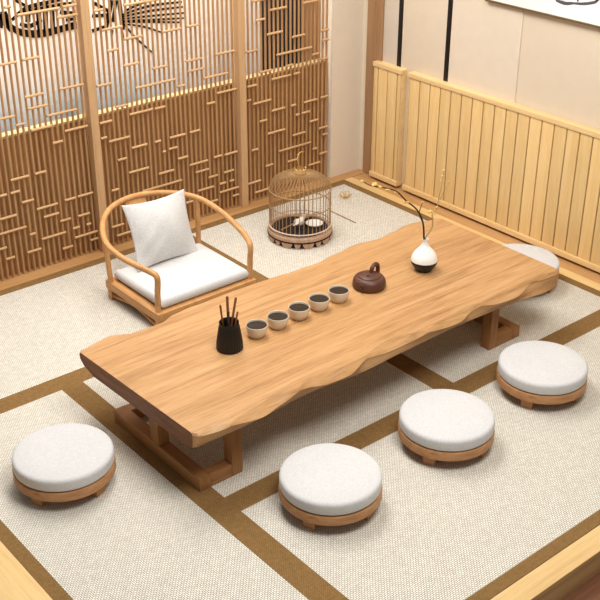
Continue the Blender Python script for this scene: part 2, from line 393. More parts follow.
# what is seen through the lattice: low partition, painted mural, dark panel and brown panel
lp = MB(); lp.box((1.2, 5.045, .004), (4.444, 5.075, .762))
struct(lp.build('trim_13', M['backing']), 'low brown wooden partition right behind the lattice screens', 'partition')
struct(MB().box((1.2, 5.040, .7625), (4.444, 5.10, .776), .002).build('trim_14', M['ledge']), 'lit-toned ledge on top of the low partition behind the lattice', 'ledge')
struct(MB().box((1.2, 5.32, FZ), (4.9, 5.42, 2.2)).build('wall_rear', M['wall']), 'wall behind the lattice screens carrying the mural', 'wall')
struct(MB().box((4.125, 5.292, .0), (4.444, 5.319, 2.1), .002).build('trim_15', M['charcoal']), 'charcoal panel seen through the right lattice screen', 'wall panel')
struct(MB().box((4.436, 5.112, .002), (4.4443, 5.2895, 2.1)).build('trim_16', M['brownpanel']), 'brown wood panel at right of the charcoal panel behind the lattice', 'wall panel')

mu = thing('mural_panel', 'white mural panel with black ink pine branches and blue hills, behind the lattice', 'mural', (0, 0, 0))
MB().box((1.3, 5.302, -.02), (4.123, 5.319, 2.1)).build('painted_board', M['mural'], mu)
def ribbon(mb, pts, w, y, th=.002):
    P = spline([(x, z, 0) for x, z in pts], 5) if len(pts) > 2 else [Vector((pts[0][0], pts[0][1], 0)), Vector((pts[1][0], pts[1][1], 0))]
    N = len(P); L = []; Rr = []
    for i, p in enumerate(P):
        d = (P[min(i+1, N-1)]-P[max(i-1, 0)]).normalized(); nrm = Vector((-d.y, d.x, 0))
        t = i/(N-1); ww = w*(.55+.9*math.sin(PI*(.15+.7*t)))*.5
        L.append(p+nrm*ww); Rr.append(p-nrm*ww)
    t = bmesh.new(); o = L+Rr[::-1]
    fr = [t.verts.new((q.x, y-th, q.y)) for q in o]; bk = [t.verts.new((q.x, y, q.y)) for q in o]
    n = len(o)
    for i in range(N-1): 
        t.faces.new((fr[i], fr[i+1], fr[n-2-i], fr[n-1-i]))
    for k in range(n): t.faces.new((fr[k], bk[k], bk[(k+1) % n], fr[(k+1) % n]))
    bmesh.ops.recalc_face_normals(t, faces=t.faces); mb._merge(t)
thick = [.035,.03,.03,.028,.016,.02,.03,.03,.03,.028,.02,.018,.016,.016,.016, .028,.022,.028,.02,.02,.02, .010,.010,.009,.009,.009,.008,.008,.009,.01,.009,.008,.008]
ib = MB()
for s_, w_ in zip(INK, thick): ribbon(ib, s_, w_, 5.302)
ib.build('ink_branches', M['ink'], mu, auto=None)

# ------------------------------------------------------------------ lattice screens
PITCH = .0312
edges = [(1.800, 2.720), (2.772, 3.706), (3.758, 4.425)]
slabels = ['left lattice screen of thin wooden rods at the left edge of the photo',
           'middle lattice screen of thin wooden rods, behind the low chair',
           'right lattice screen of thin wooden rods, behind the birdcage']
for (x0, x1), bars, lab in zip(edges, BARS, slabels):
    t = thing('lattice_screen', lab, 'screen', (x0, 5.012, .004), 0, 'lattice screens along the back')
    n = int(round((x1-x0)/PITCH)); p = (x1-x0)/n
    rb = MB()
    for k in range(n):
        xx = (k+.5)*p
        rb.tube([(xx, 0, 0), (xx, 0, 2.15)], .0066, 8)
    rb.build('rods', M['rod'], t)
    for (a, c, z) in bars:
        a, c = max(a, x0+.004), min(c, x1-.004)
        o = MB().tube([(a-x0, -.0145, z), (c-x0, -.0138, z)], .0070, 8).build('crossbar', M['rodx'], t)
    # wooden head rail, above the frame of the photo
    MB().box((-.0, -.025, 2.15), (x1-x0, .02, 2.2), .003).build('head_rail', M['post'], t)
for x, lab in ((2.746, 'wooden lattice post left of the low chair, between left and middle screens'),
               (3.732, 'wooden lattice post left of the birdcage, between middle and right screens')):
    o = MB().box((-.0235, -.03, 0), (.0235, .03, 2.2), .003).build('lattice_post', M['post'], None, (x, 5.0, .004))
    tag(o, lab, 'post', 'posts between the lattice screens')

# ------------------------------------------------------------------ wooden wall panels on the right
def wall_panel(y0, y1, ys, label, z0=.018, ztop=.745):
    t = thing('wall_panel', label, 'wall panel', (4.652, y1, z0), 0, 'yellow wooden panels along the right wall')
    H = ztop-z0
    MB().box((-.006, -(y1-y0), H), (.046, .006, H+.028), .003).build('cap_rail', M['panelrail'], t)
    MB().box((-.008, -(y1-y0), 0), (.045, .004, .032), .003).build('bottom_rail', M['panelrail'], t)
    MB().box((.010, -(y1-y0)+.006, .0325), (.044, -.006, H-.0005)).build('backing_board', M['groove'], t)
    for a, c in ((-.0055, -.0005), (-(y1-y0)+.0005, -(y1-y0)+.0055)):
        MB().box((0.001, a, .0325), (.045, c, H-.0005), .001).build('stile', M['panelrail'], t)
    ys = [y-y1 for y in ys]
    for a, c in zip(ys, ys[1:]):
        MB().box((0, c+.0042, .032), (.012, a-.0042, H), .0015).build('plank', M['panelv'][random.randrange(4)], t)
    return t
M['panelv'] = [wood('panel_plank_wood_%d' % i, lin(*[v*s for v in (216,178,116)]), lin(*[v*s for v in (228,192,132)]), lin(*[min(255, v*s) for v in (237,205,150)]), 'Z', .8, .5, .08) for i, s in enumerate((.985, 1.0, 1.015, 1.03))]
wall_panel(2.30, 4.532, [4.526]+[4.522-.0838*k for k in range(1, 27)], 'wide yellow wooden plank panel along the right wall')
wall_panel(4.590, 4.838, [4.832, 4.800, 4.716, 4.632, 4.596], 'narrow yellow wooden plank panel in the back right corner')

# ------------------------------------------------------------------ framed picture
t = thing('framed_picture', 'white ink picture in a thin dark gold frame, top right on the beige wall', 'picture', (4.6935, 3.374, 1.293))
y0, y1, h = -.62, .626, .62
fr = MB()
for lo, hi in (((y0, 0), (y1, .010)), ((y0, h-.010), (y1, h)), ((y0, .010), (y0+.010, h-.010)), ((y1-.010, .010), (y1, h-.010))):
    fr.box((-.026, lo[0], lo[1]), (0, hi[0], hi[1]), .001)
fr.build('frame', M['frame'], t)
MB().box((-.018, y0+.0102, .0102), (-.004, y1-.0102, h-.0102)).build('paper', M['paper'], t)
ik = MB()
def pic_stroke(pts, w):
    tmp = MB(); ribbon(tmp, [(-p[0], p[1]) for p in pts], w, 0, .0015)
    me = bpy.data.meshes.new('t'); tmp.bm.to_mesh(me); tmp.bm.free()
    me.transform(Matrix.Translation((-.018, 0, 0)) @ Matrix.Rotation(-PI/2, 4, 'Z'))
    ik.bm.from_mesh(me); bpy.data.meshes.remove(me)
for pts, w in (([(.16, .088), (.10, .082), (.05, .092)], .012), ([(.05, .092), (0, .098), (-.05, .110), (-.09, .128), (-.07, .155)], .010),
               ([(.02, .105), (.03, .13), (-.01, .15), (-.04, .13)], .008), ([(.12, .10), (.06, .13), (.04, .19), (.10, .24)], .012),
               ([(-.09, .128), (-.13, .19), (-.10, .26)], .012), ([(-.02, .16), (.0, .22), (.06, .28)], .016)):
    pic_stroke(pts, w)
ik.build('ink_drawing', M['inkgrey'], t, auto=None)

# ------------------------------------------------------------------ long low table with live edges
tt = thing('tea_table', 'long low live-edge wooden tea table in the middle of the room', 'table', (2.86, 3.2, .0004))
def interp(tab, x):
    if x <= tab[0][0]: return tab[0][1]
    for (a, ya), (c, yc) in zip(tab, tab[1:]):
        if x <= c:
            u = (x-a)/(c-a); u = u*u*(3-2*u)
            return ya+(yc-ya)*u
    return tab[-1][1]
X0, X1, H, TB0 = 1.815, 3.964, .340, .266
NS = 140
LOW = [(1.80, 2.805), (2.07, 2.800), (2.42, 2.818), (2.71, 2.796), (2.91, 2.805), (3.25, 2.812), (3.53, 2.803), (3.79, 2.775), (3.96, 2.800)]
def chip(x):                                          # width of the hewn facet along the front edge
    v = .005+.036*abs(math.sin(8.7*x+1.62))
    k = min(1, max(0, (min(x-1.812, 3.964-x)-.03)/.12))
    return .008+(max(.004, v)-.008)*k
rows = []
for i in range(NS+1):
    u = i/NS; x = X0+(X1-X0)*u
    e = min(u, 1-u)*(X1-X0)                           # round the two ends a little
    rnd = .010*max(0, 1-e/.016)**2
    k_ = min(1, max(0, (x-3.74)/.2)); TB = TB0-.024*k_*k_*(3-2*k_)
    yb = interp(BACK, x)-rnd; yf = interp(FRONT, x)+rnd
    c = chip(x); cb = .012+.008*math.sin(x*11+2)
    yin = yf+c+.004
    bot = .012+.012*math.sin(x*7.3)
    yl = interp(LOW, x)+rnd; cd = .007+.52*c
    prof = [(yl+.045, TB-.002), (yl+.006, TB+.004), (yl-.002, TB+.014), (yf+.0015, H-cd-.004), (yf, H-cd), (yf+c*.5, H-cd*.52), (yin-.002, H-.0012), (yin+.004, H)]
    yy0, yy1 = yin+.004, yb-cb-.004
    prof += [(yy0+(yy1-yy0)*k/8, H) for k in range(1, 8)]
    prof += [(yb-cb-.004, H), (yb-cb*.4, H-.004), (yb, H-.014), (yb-.004, H-.034), (yb-.03, TB+.018), (yb-.10, TB-.002)]
    sk = .026*max(0, 1-u*7)**1.5
    rows.append([(x+sk*(3.6-y)/.8-2.86, y-3.2, z) for y, z in prof])
tb = bmesh.new()
vr = [[tb.verts.new(p) for p in r] for r in rows]
for a, c in zip(vr, vr[1:]):
    for k in range(len(a)):
        q = (k+1) % len(a)
        tb.faces.new((a[k], c[k], c[q], a[q])).smooth = True
for e, rv in ((0, vr[0]), (1, vr[-1])):
    fc = tb.faces.new(rv if e else rv[::-1]); fc.material_index = 1
bmesh.ops.recalc_face_normals(tb, faces=tb.faces)
m_ = MB(); m_.bm.free(); m_.bm = tb
top = m_.build('tabletop', [M['table'], M['tableend']], tt, auto=16)
def leg(sgn, xo, xi):
    """sgn -1: left leg, outer side towards -X. Floor beam, two floor cross pieces, two inner posts, top beam, centre post"""
    L = lambda x: x-2.86
    w = .053
    Y0, Y1 = 2.872-3.2, 3.506-3.2
    a0, a1 = sorted((L(xo), L(xo-sgn*w)))
    fb = MB().box((a0, Y0, 0), (a1, Y1, .058), .003).build('floor_beam', M['tleg'], tt)
    i0, i1 = sorted((L(xi), L(xi+sgn*w)))             # inner posts
    s0, s1 = (a1+.0005, i0-.0005) if sgn < 0 else (i1+.0005, a0-.0005)
    for y in (Y0, Y1-w):
        MB().box((s0, y+.001, .0), (s1, y+w-.001, .057), .003).build('cross_piece', M['tlegx'], fb)
        MB().box((i0, y, 0), (i1, y+w, .2195), .003).build('post', M['tlegz'], fb)
    MB().box((i0-.001, Y0, .22), (i1+.001, Y1, .2715), .003).build('top_beam', M['tleg'], fb)
    MB().box((a0+.001, 3.16-3.2, .0585), (a1-.001, 3.16-3.2+w+.01, .2705), .003).build('post', M['tlegz'], fb)
M['tlegx'] = wood('table_cross_piece_wood', lin(128,86,46), lin(160,112,66), lin(176,128,80), 'X', 1.2, .5)
leg(-1, 1.904, 2.113); leg(1, 3.807, 3.586)

# ------------------------------------------------------------------ round stools
def make_stool():
    t = thing('floor_stool', '', 'stool', (0, 0, 0), R(-30), 'round low stools around the table')
    MB().lathe([(0, .045), (.186, .045), (.194, .047), (.199, .053), (.199, .084), (.197, .0885), (.190, .090), (0, .090)], 64).build('base', M['stool'], t)
    MB().lathe([(0, .0925), (.184, .0925), (.191, .094), (.1955, .099), (.1965, .108), (.1965, .131), (.1950, .138), (.1905, .1435), (.182, .147), (.12, .1495), (0, .151)], 64).build('cushion', M['fabric'], t)
    for a in (-135, -45, 45, 135):
        l = MB(); l.box((-.026, -.017, 0), (.026, .017, .0455), .003)
        o = l.build('leg', M['stool'], t, (.158*math.cos(R(a)), .158*math.sin(R(a)), 0)); o.rotation_euler = (0, 0, R(a+90))
    return t
st0 = make_stool()
spots = [(1.546, 3.280, 'round low stool at the left end of the table, nearest the left edge'),
         (2.26, 2.509, 'round low stool at the front, leftmost of the three in a row'),
         (2.889, 2.499, 'round low stool at the front, middle one of the three in a row'),
         (3.516, 2.508, 'round low stool at the front, rightmost of the three in a row'),
         (4.252, 3.247, 'round low stool half hidden behind the right end of the table')]
for i, (x, y, lab) in enumerate(spots):
    o = st0 if i == 0 else copy_tree(st0)
    o.location = (x-.009, y-.010, .0004); o['label'] = lab; o.rotation_euler = (0, 0, R((-24, -24, -24, -26, -25)[i]))

# ------------------------------------------------------------------ low horseshoe-back chair
CX, CY = 2.765, 4.26
ch = thing('low_chair', 'low wooden horseshoe-backed armchair without tall legs, behind the table', 'chair', (CX, CY, .0004))
def rel(p): return (p[0]-CX, p[1]-CY, p[2])
ring = [(2.489,4.040,.215),(2.490,4.034,.272),(2.487,4.042,.300),(2.472,4.069,.314),(2.449,4.115,.328),(2.410,4.209,.353),(2.397,4.315,.382),(2.428,4.416,.410),(2.502,4.518,.438),(2.604,4.583,.456),(2.735,4.604,.462),(2.870,4.576,.454),(2.982,4.512,.436),(3.047,4.420,.411),(3.075,4.289,.374),(3.073,4.149,.336),(3.064,4.081,.317),(3.053,4.040,.300),(3.050,4.030,.272),(3.049,4.034,.215)]
rs = spline([rel(p) for p in ring], 8)
# bow with the two front posts bent down out of its ends
lf = [rel((2.489, 4.040, .217)), rel((2.487, 4.040, .15)), rel((2.486, 4.040, .09))]
rf = [rel((3.049, 4.034, .217)), rel((3.048, 4.036, .15)), rel((3.046, 4.038, .09))]
MB().tube(rs, .0150, 14).build('back_bow', M['chair'], ch)
for pts in (lf, rf):
    MB().tube(spline(pts, 5), .0147, 14).build('arm_post', M['chairz'] if 'chairz' in M else M['chair'], ch)
def ringz(x, y):
    q = min(rs, key=lambda v: (v.x-(x-CX))**2+(v.y-(y-CY))**2); return q
for (xt, yt, xb, yb_) in ((2.462, 4.462, 2.476, 4.462), (3.028, 4.462, 3.038, 4.478)):
    q = ringz(xt, yt)
    MB().tube([(q.x, q.y, q.z-.008), (xb-CX, yb_-CY, .09)], .0135, 12).build('back_post', M['chair'], ch)
# splat, curved board between seat and bow
sp = MB(); q = ringz(2.735, 4.612)
prev = None
t_ = bmesh.new(); cols = []
for j in range(9):
    v = j/8; z = .095+(q.z-.012-.095)*v; yy = (4.486-CY)+(q.y-(4.486-CY))*v - .022*math.sin(PI*v)
    cols.append([t_.verts.new((2.735-CX+sx*(.062-.008*math.sin(PI*v)), yy+dy, z)) for sx, dy in ((-1, -.006), (1, -.006), (1, .006), (-1, .006))])
for a, c in zip(cols, cols[1:]):
    for k in range(4): t_.faces.new((a[k], a[(k+1) % 4], c[(k+1) % 4], c[k]))
t_.faces.new(cols[0][::-1]); t_.faces.new(cols[-1]); bmesh.ops.recalc_face_normals(t_, faces=t_.faces)
sp._merge(t_); sp.build('splat', M['chair'], ch)
# seat frame, feet, side stretchers
sx0, sx1, sy0, sy1 = 2.462-CX, 3.066-CX, 4.006-CY, 4.497-CY
sf = MB()
sf.box((sx0, sy0, .062), (sx1, sy0+.05, .105), .004); sf.box((sx0, sy1-.05, .062), (sx1, sy1, .105), .004)
sf.box((sx0, sy0+.0495, .062), (sx0+.05, sy1-.0495, .105), .004); sf.box((sx1-.05, sy0+.0495, .062), (sx1, sy1-.0495, .105), .004)
sf.box((sx0+.049, sy0+.049, .075), (sx1-.049, sy1-.049, .098))
sf.build('seat_frame', M['chair'], ch)
for x in (sx0+.024, sx1-.024):
    for y in (sy0+.024, sy1-.024):
        MB().box((x-.018, y-.018, 0), (x+.018, y+.018, .0625), .004).build('leg', M['chair'], ch)
for x in (sx0+.02, sx1-.02):
    pts = [(x, sy0+.03, .022), (x, sy0+.09, .028), (x, (sy0+sy1)/2, .050), (x, sy1-.09, .028), (x, sy1-.03, .022)]
    MB().tube(spline(pts, 6), .009, 8).build('stretcher', M['chair'], ch)

# seat pad and pillow
def pad(w, d, h, rnd=.03, nx=40, ny=40, puff=.012, pinch=.0, corner=.0):
    t = bmesh.new()
    def shape(u, v, s):
        x, y = u, v
        m = max(abs(u), abs(v))
        # edge fall off
        ex, ey = 1-abs(u), 1-abs(v)
        f_ = math.sqrt(max(0, 1-(1-min(1, ex*w/2/rnd))**2))
        g_ = math.sqrt(max(0, 1-(1-min(1, ey*d/2/rnd))**2))
        z = h/2*f_*g_*(1)+puff*(1-u*u)*(1-v*v)
        if pinch:
            x *= 1-pinch*(1-v*v)**1.0*abs(u)**2 ; y *= 1-pinch*(1-u*u)**1.0*abs(v)**2
        return (x*w/2, y*d/2, s*z)
    g = {}
    for s in (1, -1):
        for i in range(nx+1):
            for j in range(ny+1):
                u = math.sin(PI/2*(2*i/nx-1)); v = math.sin(PI/2*(2*j/ny-1))
                edge = i in (0, nx) or j in (0, ny)
                if edge and s == -1: g[(s, i, j)] = g[(1, i, j)]; continue
                p = shape(u, v, s)
                g[(s, i, j)] = t.verts.new(p if not edge else (p[0], p[1], 0))
    for s in (1, -1):
        for i in range(nx):
            for j in range(ny):
                q = (g[(s, i, j)], g[(s, i+1, j)], g[(s, i+1, j+1)], g[(s, i, j+1)])
                t.faces.new(q if s == 1 else q[::-1])
    for f_ in t.faces: f_.smooth = True
    return t
sm = MB(); sm.bm.free(); sm.bm = pad(.540, .442, .052, .020, 60, 60, puff=.004)
sc_ = sm.build('seat_cushion', M['fabric'], None, (2.770, 4.250, .1345), auto=None)
tag(sc_, 'flat off-white seat pad lying on the low wooden chair', 'cushion')
pm = MB(); pm.bm.free(); pm.bm = pad(.395, .348, .012, .01, puff=.060, pinch=.10)
# soft creases
for v in pm.bm.verts:
    x, y, z = v.co
    k = .004*math.sin(38*x+14*y)*math.sin(9*y+2)+.003*math.sin(60*(x-y))*math.exp(-((x+.1)**2+(y+.05)**2)/.012)
    v.co.z += (k if z > 0 else -k*.3)*min(1, abs(z)/.02)
pb = pm.build('pillow', M['pillow'], None, (2.778, 4.433, .318), auto=None)
pb.rotation_euler = (Matrix.Rotation(R(3.7), 3, 'Z') @ Matrix.Rotation(R(68.5), 3, 'X') @ Matrix.Rotation(R(-2.9), 3, 'Z')).to_euler()
tag(pb, 'square pale grey linen pillow leaning against the back of the low chair', 'pillow')

# ------------------------------------------------------------------ tea things on the table
TZ = .3405
CUPP = [(0, .004), (.024, .004), (.026, 0), (.029, 0), (.030, .004), (.038, .012), (.0445, .028), (.047, .046), (.0475, .056), (.0462, .0575), (.0445, .056), (.0435, .046), (.041, .028), (.034, .013), (.020, .008), (0, .0075)]
cl = ['cream teacup of dark tea nearest the black tool holder, leftmost of the five', 'cream teacup of dark tea, second from the left of the five',
      'cream teacup of dark tea, middle one of the five in a row', 'cream teacup of dark tea, second from the right of the five',
      'cream teacup of dark tea nearest the brown teapot, rightmost of the five']
cup0 = thing('teacup', '', 'cup', (0, 0, TZ), 0, 'teacups in a row on the table')
MB().lathe(CUPP, 40).build('bowl', M['cup'], cup0)
MB().lathe([(0, .0475), (.0433, .0475), (.0433, .0485), (0, .0487)], 32).build('tea', M['tea'], cup0)
for i, (x, y) in enumerate(((2.465,3.224),(2.582,3.226),(2.704,3.230),(2.825,3.236),(2.944,3.238))):
    o = cup0 if i == 0 else copy_tree(cup0)
    o.location = (x, y, TZ); o['label'] = cl[i]

# ribbed black tool holder
hm = bmesh.new(); prof = [(.050, 0, 0), (.0555, .003, 1), (.0545, .03, 1), (.049, .07, 1), (.0425, .108, 1), (.0405, .118, 0), (.042, .126, 0), (.0405, .128, 0), (.037, .124, 0), (.036, .10, 0), (.040, .02, 0)]
n = 120; rings = []
for r, z, rib in prof:
    rings.append([hm.verts.new(((r+rib*.0012*(1 if (k//2) % 2 else -1))*math.cos(2*PI*k/n), (r+rib*.0012*(1 if (k//2) % 2 else -1))*math.sin(2*PI*k/n), z)) for k in range(n)])
for a, c in zip(rings, rings[1:]):
    for k in range(n): hm.faces.new((a[k], a[(k+1) % n], c[(k+1) % n], c[k]))
hm.faces.new(rings[0][::-1]); hm.faces.new(rings[-1])
bmesh.ops.recalc_face_normals(hm, faces=hm.faces)
h_ = MB(); h_.bm.free(); h_.bm = hm
HX, HY = 2.3145, 3.2155
tag(h_.build('tool_holder', M['blackcer'], None, (HX, HY, TZ), auto=50), 'black ribbed tool holder standing left of the teacups', 'holder')
tl = [((2.278,3.222,.556), .0042, 'M', 'thin brown tea stick in the black holder, leaning furthest left'),
      ((2.298,3.196,.531), .0058, 'D', 'short dark-tipped tea tool in the black holder'),
      ((2.314,3.222,.584), .0055, 'M', 'tall upright brown tea stick in the black holder'),
      ((2.354,3.216,.567), .0050, 'M', 'tall brown tea stick in the black holder, leaning right'),
      ((2.356,3.2095,.504), .0038, 'M', 'short thin brown tea stick in the black holder, furthest right')]
for (p, r_, kind, lab), (bx, by) in zip(tl, ((-.014, .010), (-.012, -.012), (0, .002), (.006, .014), (.004, -.012))):
    dx, dy = (p[0]-HX)*.15, (p[1]-HY)*.15
    base = Vector((HX+bx, HY+by, TZ+.026)); tip = Vector(p)
    mats = [M['stick'] if kind == 'M' else M['twigdark']]
    mb = MB(); d = tip-base
    mb.tube([base, base+d*.6, base+d*.98, tip], [r_*.8, r_, r_*1.1, r_*.9], 10)
    o = mb.build('tea_tool', mats)
    o.data.transform(Matrix.Translation(-base)); o.location = base
    tag(o, lab, 'tea tool', 'wooden tea tools in the black holder')

# teapot: squat body, lid with knob, ear handle at the back, stub spout in front
tp = thing('teapot', 'squat dark brown clay teapot at the right end of the row of cups', 'teapot', (3.145, 3.252, TZ), 0)
MB().lathe([(0, .002), (.060, .002), (.070, 0), (.0755, .004), (.0780, .012), (.0775, .026), (.0740, .040), (.067, .050), (.058, .0555), (.053, .0565), (0, .0565)], 48).build('body', M['clay'], tp)
lid = MB().lathe([(0, .0568), (.052, .0568), (.0525, .0590), (.046, .0630), (.030, .0675), (.012, .0695), (0, .0700)], 40).build('lid', M['clay'], tp)
MB().lathe([(0, .0702), (.005, .0702), (.0055, .0715), (.0075, .074), (.007, .077), (.004, .079), (0, .0793)], 20).build('knob', M['clay'], lid).location = (-.022, -.012, -.0045)
hd = Vector((.98, .20, 0))
hp = [hd*.014+Vector((0, 0, .066)), hd*.018+Vector((0, 0, .086)), hd*.032+Vector((0, 0, .097)), hd*.050+Vector((0, 0, .098)), hd*.063+Vector((0, 0, .086)), hd*.067+Vector((0, 0, .066)), hd*.067+Vector((0, 0, .048))]
MB().tube(spline(hp, 6), .0100, 12).build('handle', M['clay'], tp)
sd = Vector((-.93, -.37, 0))
so = MB().tube([sd*.064+Vector((0, 0, .027)), sd*.078+Vector((0, 0, .032)), sd*.087+Vector((0, 0, .039))], [.015, .0105, .008], 16).build('spout', M['clay'], tp)
MB().tube([sd*.0868+Vector((0, 0, .0388)), sd*.0876+Vector((0, 0, .0397))], .0062, 12).build('spout_hole', M['cagedark'], so)

# vase, lower part black
VX, VY = 3.462, 3.211
VP = [(0, .003), (.030, .003), (.032, 0), (.034, .002), (.046, .016), (.0575, .033), (.0635, .048), (.0640, .060), (.0585, .079), (.046, .099), (.032, .115), (.021, .128), (.0150, .140), (.0128, .152), (.0148, .163), (.0143, .1645), (.0110, .163), (.0098, .152), (.012, .140), (.03, .110), (0, .105)]
VP = [(p.x, p.y) for p in spline([(a, b_, 0) for a, b_ in VP], 3)]
vb = MB(); vb.lathe(VP, 48)
vo_ = MB()
for fc in vb.bm.faces:
    cz = fc.calc_center_median().z
    fc.material_index = 1 if cz < .054 else 0
vase = vb.build('vase', [M['whitecer'], M['blackcer']], None, (VX, VY, TZ))
tag(vase, 'round white vase with a black bottom, on the table right of the teapot', 'vase')

def twig(name, lab, parts, mat, loc, blossoms, r0):
    t = thing(name, lab, 'branch', loc, 0, 'flowering branches in the vase')
    for k, (pts, r) in enumerate(parts):
        P = spline([Vector(p)-Vector(loc) for p in pts], 5)
        N = len(P)
        MB().tube(P, [r*(1-.65*i/(N-1)) for i in range(N)], 7).build('stem' if k == 0 else 'side_shoot', mat, t)
    for (p, s) in blossoms:
        s *= .78
        q = Vector(p)-Vector(loc); b_ = MB()
        for a in range(5):
            an = 2*PI*a/5+p[0]*9
            off = Vector((math.cos(an), math.sin(an)*.8, .35*math.sin(an*2)))*s*.62
            b_.ball(q+off, s*.55, (1, .9, .5), 8, 6, Euler((an, .5, an)).to_matrix())
        b_.ball(q, s*.4, u=8, v=6)
        b_.build('blossom', M['blossom'], t)
    return t
twig('blossom_branch', 'dark branch bending left out of the white vase, with yellow buds',
     [([(3.458,3.211,.462),(3.452,3.211,.506),(3.431,3.205,.600),(3.396,3.215,.670),(3.324,3.22,.735),(3.257,3.205,.796),(3.199,3.20,.831),(3.101,3.215,.866),(3.040,3.211,.905)], .0052),
      ([(3.428,3.205,.603),(3.414,3.215,.650),(3.428,3.211,.700)], .0034)],
     M['twigdark'], (3.458, 3.211, .462),
     [((3.119,3.213,.868), .020), ((3.187,3.200,.830), .014), ((3.331,3.22,.725), .015), ((3.408,3.211,.566), .008), ((3.040,3.211,.905), .012), ((3.244,3.205,.800), .010), ((3.147,3.211,.850), .014), ((3.428,3.211,.702), .007)], .005)
twig('blossom_branch', 'pale upright branch in the white vase, with yellow blossoms up its stem',
     [([(3.462,3.215,.462),(3.464,3.213,.509),(3.493,3.205,.551),(3.502,3.21,.590),(3.503,3.215,.616),(3.527,3.211,.644),(3.542,3.216,.700),(3.546,3.211,.735),(3.557,3.211,.826)], .0040),
      ([(3.544,3.211,.680),(3.573,3.208,.732),(3.598,3.211,.756)], .0026)],
     M['twigpale'], (3.462, 3.215, .462),
     [((3.482,3.208,.640), .017), ((3.557,3.211,.826), .009), ((3.598,3.211,.757), .009), ((3.470,3.206,.553), .008), ((3.527,3.211,.649), .009), ((3.508,3.212,.622), .010), ((3.545,3.214,.775), .007), ((3.550,3.211,.80), .007)], .004)

# ------------------------------------------------------------------ birdcage
KX, KY = 3.722, 4.440
cg = thing('birdcage', 'round bamboo birdcage with a domed top, on the mat by the lattice', 'birdcage', (KX, KY, .0005))
RC = .184
MB().lathe([(RC-.022, .041), (RC+.002, .041), (RC+.003, .044), (RC+.001, .060), (RC-.003, .064), (RC-.022, .064), (RC-.022, .041)], 64).build('base_ring', M['cagering'], cg)
MB().lathe([(RC-.020, .004), (RC-.008, .004), (RC-.008, .034), (RC+.0045, .034), (RC+.0045, .0405), (RC-.020, .0405), (RC-.020, .004)], 64).build('lacquer_band', M['cagedark'], cg)
# carved foot pieces below the ring, broad and narrow alternately
nf = 9
for k in range(nf):
    for a0, half in ((2*PI*k/nf+.1, .185), (2*PI*(k+.5)/nf+.1, .095)):
        t_ = bmesh.new(); segs = 8; L = []
        for i in range(segs+1):
            v = -1+2*i/segs; a = a0+v*half
            zb = max(0, (abs(v)-.62)/.38)*.026
            for r_, z in ((RC+.002, .0338), (RC-.001, zb), (RC-.0075, zb), (RC-.0075, .0338)):
                L.append(t_.verts.new((r_*math.cos(a), r_*math.sin(a), z)))
        for i in range(segs):
            for q in range(4):
                t_.faces.new((L[i*4+q], L[i*4+(q+1) % 4], L[i*4+4+(q+1) % 4], L[i*4+4+q]))
        t_.faces.new(L[0:4]); t_.faces.new(L[-4:])
        bmesh.ops.recalc_face_normals(t_, faces=t_.faces)
        fm = MB(); fm._merge(t_); fm.build('carved_foot', M['cagering'], cg)
MB().lathe([(0, .040), (RC-.0225, .040), (RC-.0225, .054), (0, .054)], 48).build('floor_board', M['cagefloor'], cg)
nb = 44; rb = RC-.008
bar_me = None
ZS = .300
for k in range(nb):
    a = 2*PI*k/nb
    pts = [(rb, 0, .058), (rb, 0, .18), (rb, 0, ZS)]
    for j in range(1, 9):
        an = PI/2*j/8
        pts.append((.026+(rb-.026)*math.cos(an)**.9 if j < 8 else .026, 0, ZS+.088*math.sin(an)))
    if bar_me is None:
        o = MB().tube(pts, .0020, 6).build('bar', M['bamboo'], cg); bar_me = o.data
    else:
        o = bpy.data.objects.new('bar', bar_me); COL.objects.link(o); o.parent = cg
    o.rotation_euler = (0, 0, a)
def hoop(r_, z, th, m, name='hoop'):
    MB().tube([(r_*math.cos(2*PI*k/48), r_*math.sin(2*PI*k/48), z) for k in range(48)], th, 8, closed=True).build(name, m, cg)
hoop(rb+.003, .085, .0042, M['cagehoop']); hoop(rb+.002, .205, .0032, M['bamboo']); hoop(rb+.002, ZS, .0036, M['bamboo'])
MB().lathe([(0, ZS+.086), (.030, ZS+.086), (.036, ZS+.090), (.034, ZS+.096), (.016, ZS+.098), (.008, ZS+.106), (0, ZS+.108)], 24).build('crown_plate', M['bamboo'], cg)
for a0 in range(6):
    an = PI/3*a0; c_ = Vector((.034*math.cos(an), .034*math.sin(an), ZS+.108))
    MB().tube([c_+Vector((.012*math.cos(q*PI/6)*math.cos(an+PI/2), .012*math.cos(q*PI/6)*math.sin(an+PI/2), .013*math.sin(q*PI/6))) for q in range(12)], .0018, 6, closed=True).build('crown_loop', M['gold'], cg)
MB().tube(spline([(0, 0, ZS+.105), (-.004, 0, ZS+.13), (-.022, -.010, ZS+.155), (-.030, -.012, ZS+.185), (-.012, -.002, ZS+.208), (.018, .008, ZS+.212), (.040, .014, ZS+.203)], 6), .0030, 8).build('hook', M['gold'], cg)
# perch
pr = MB().tube([(-.165, -.03, .098), (.165, .03, .098)], .0035, 8).build('perch', M['bamboo'], cg)
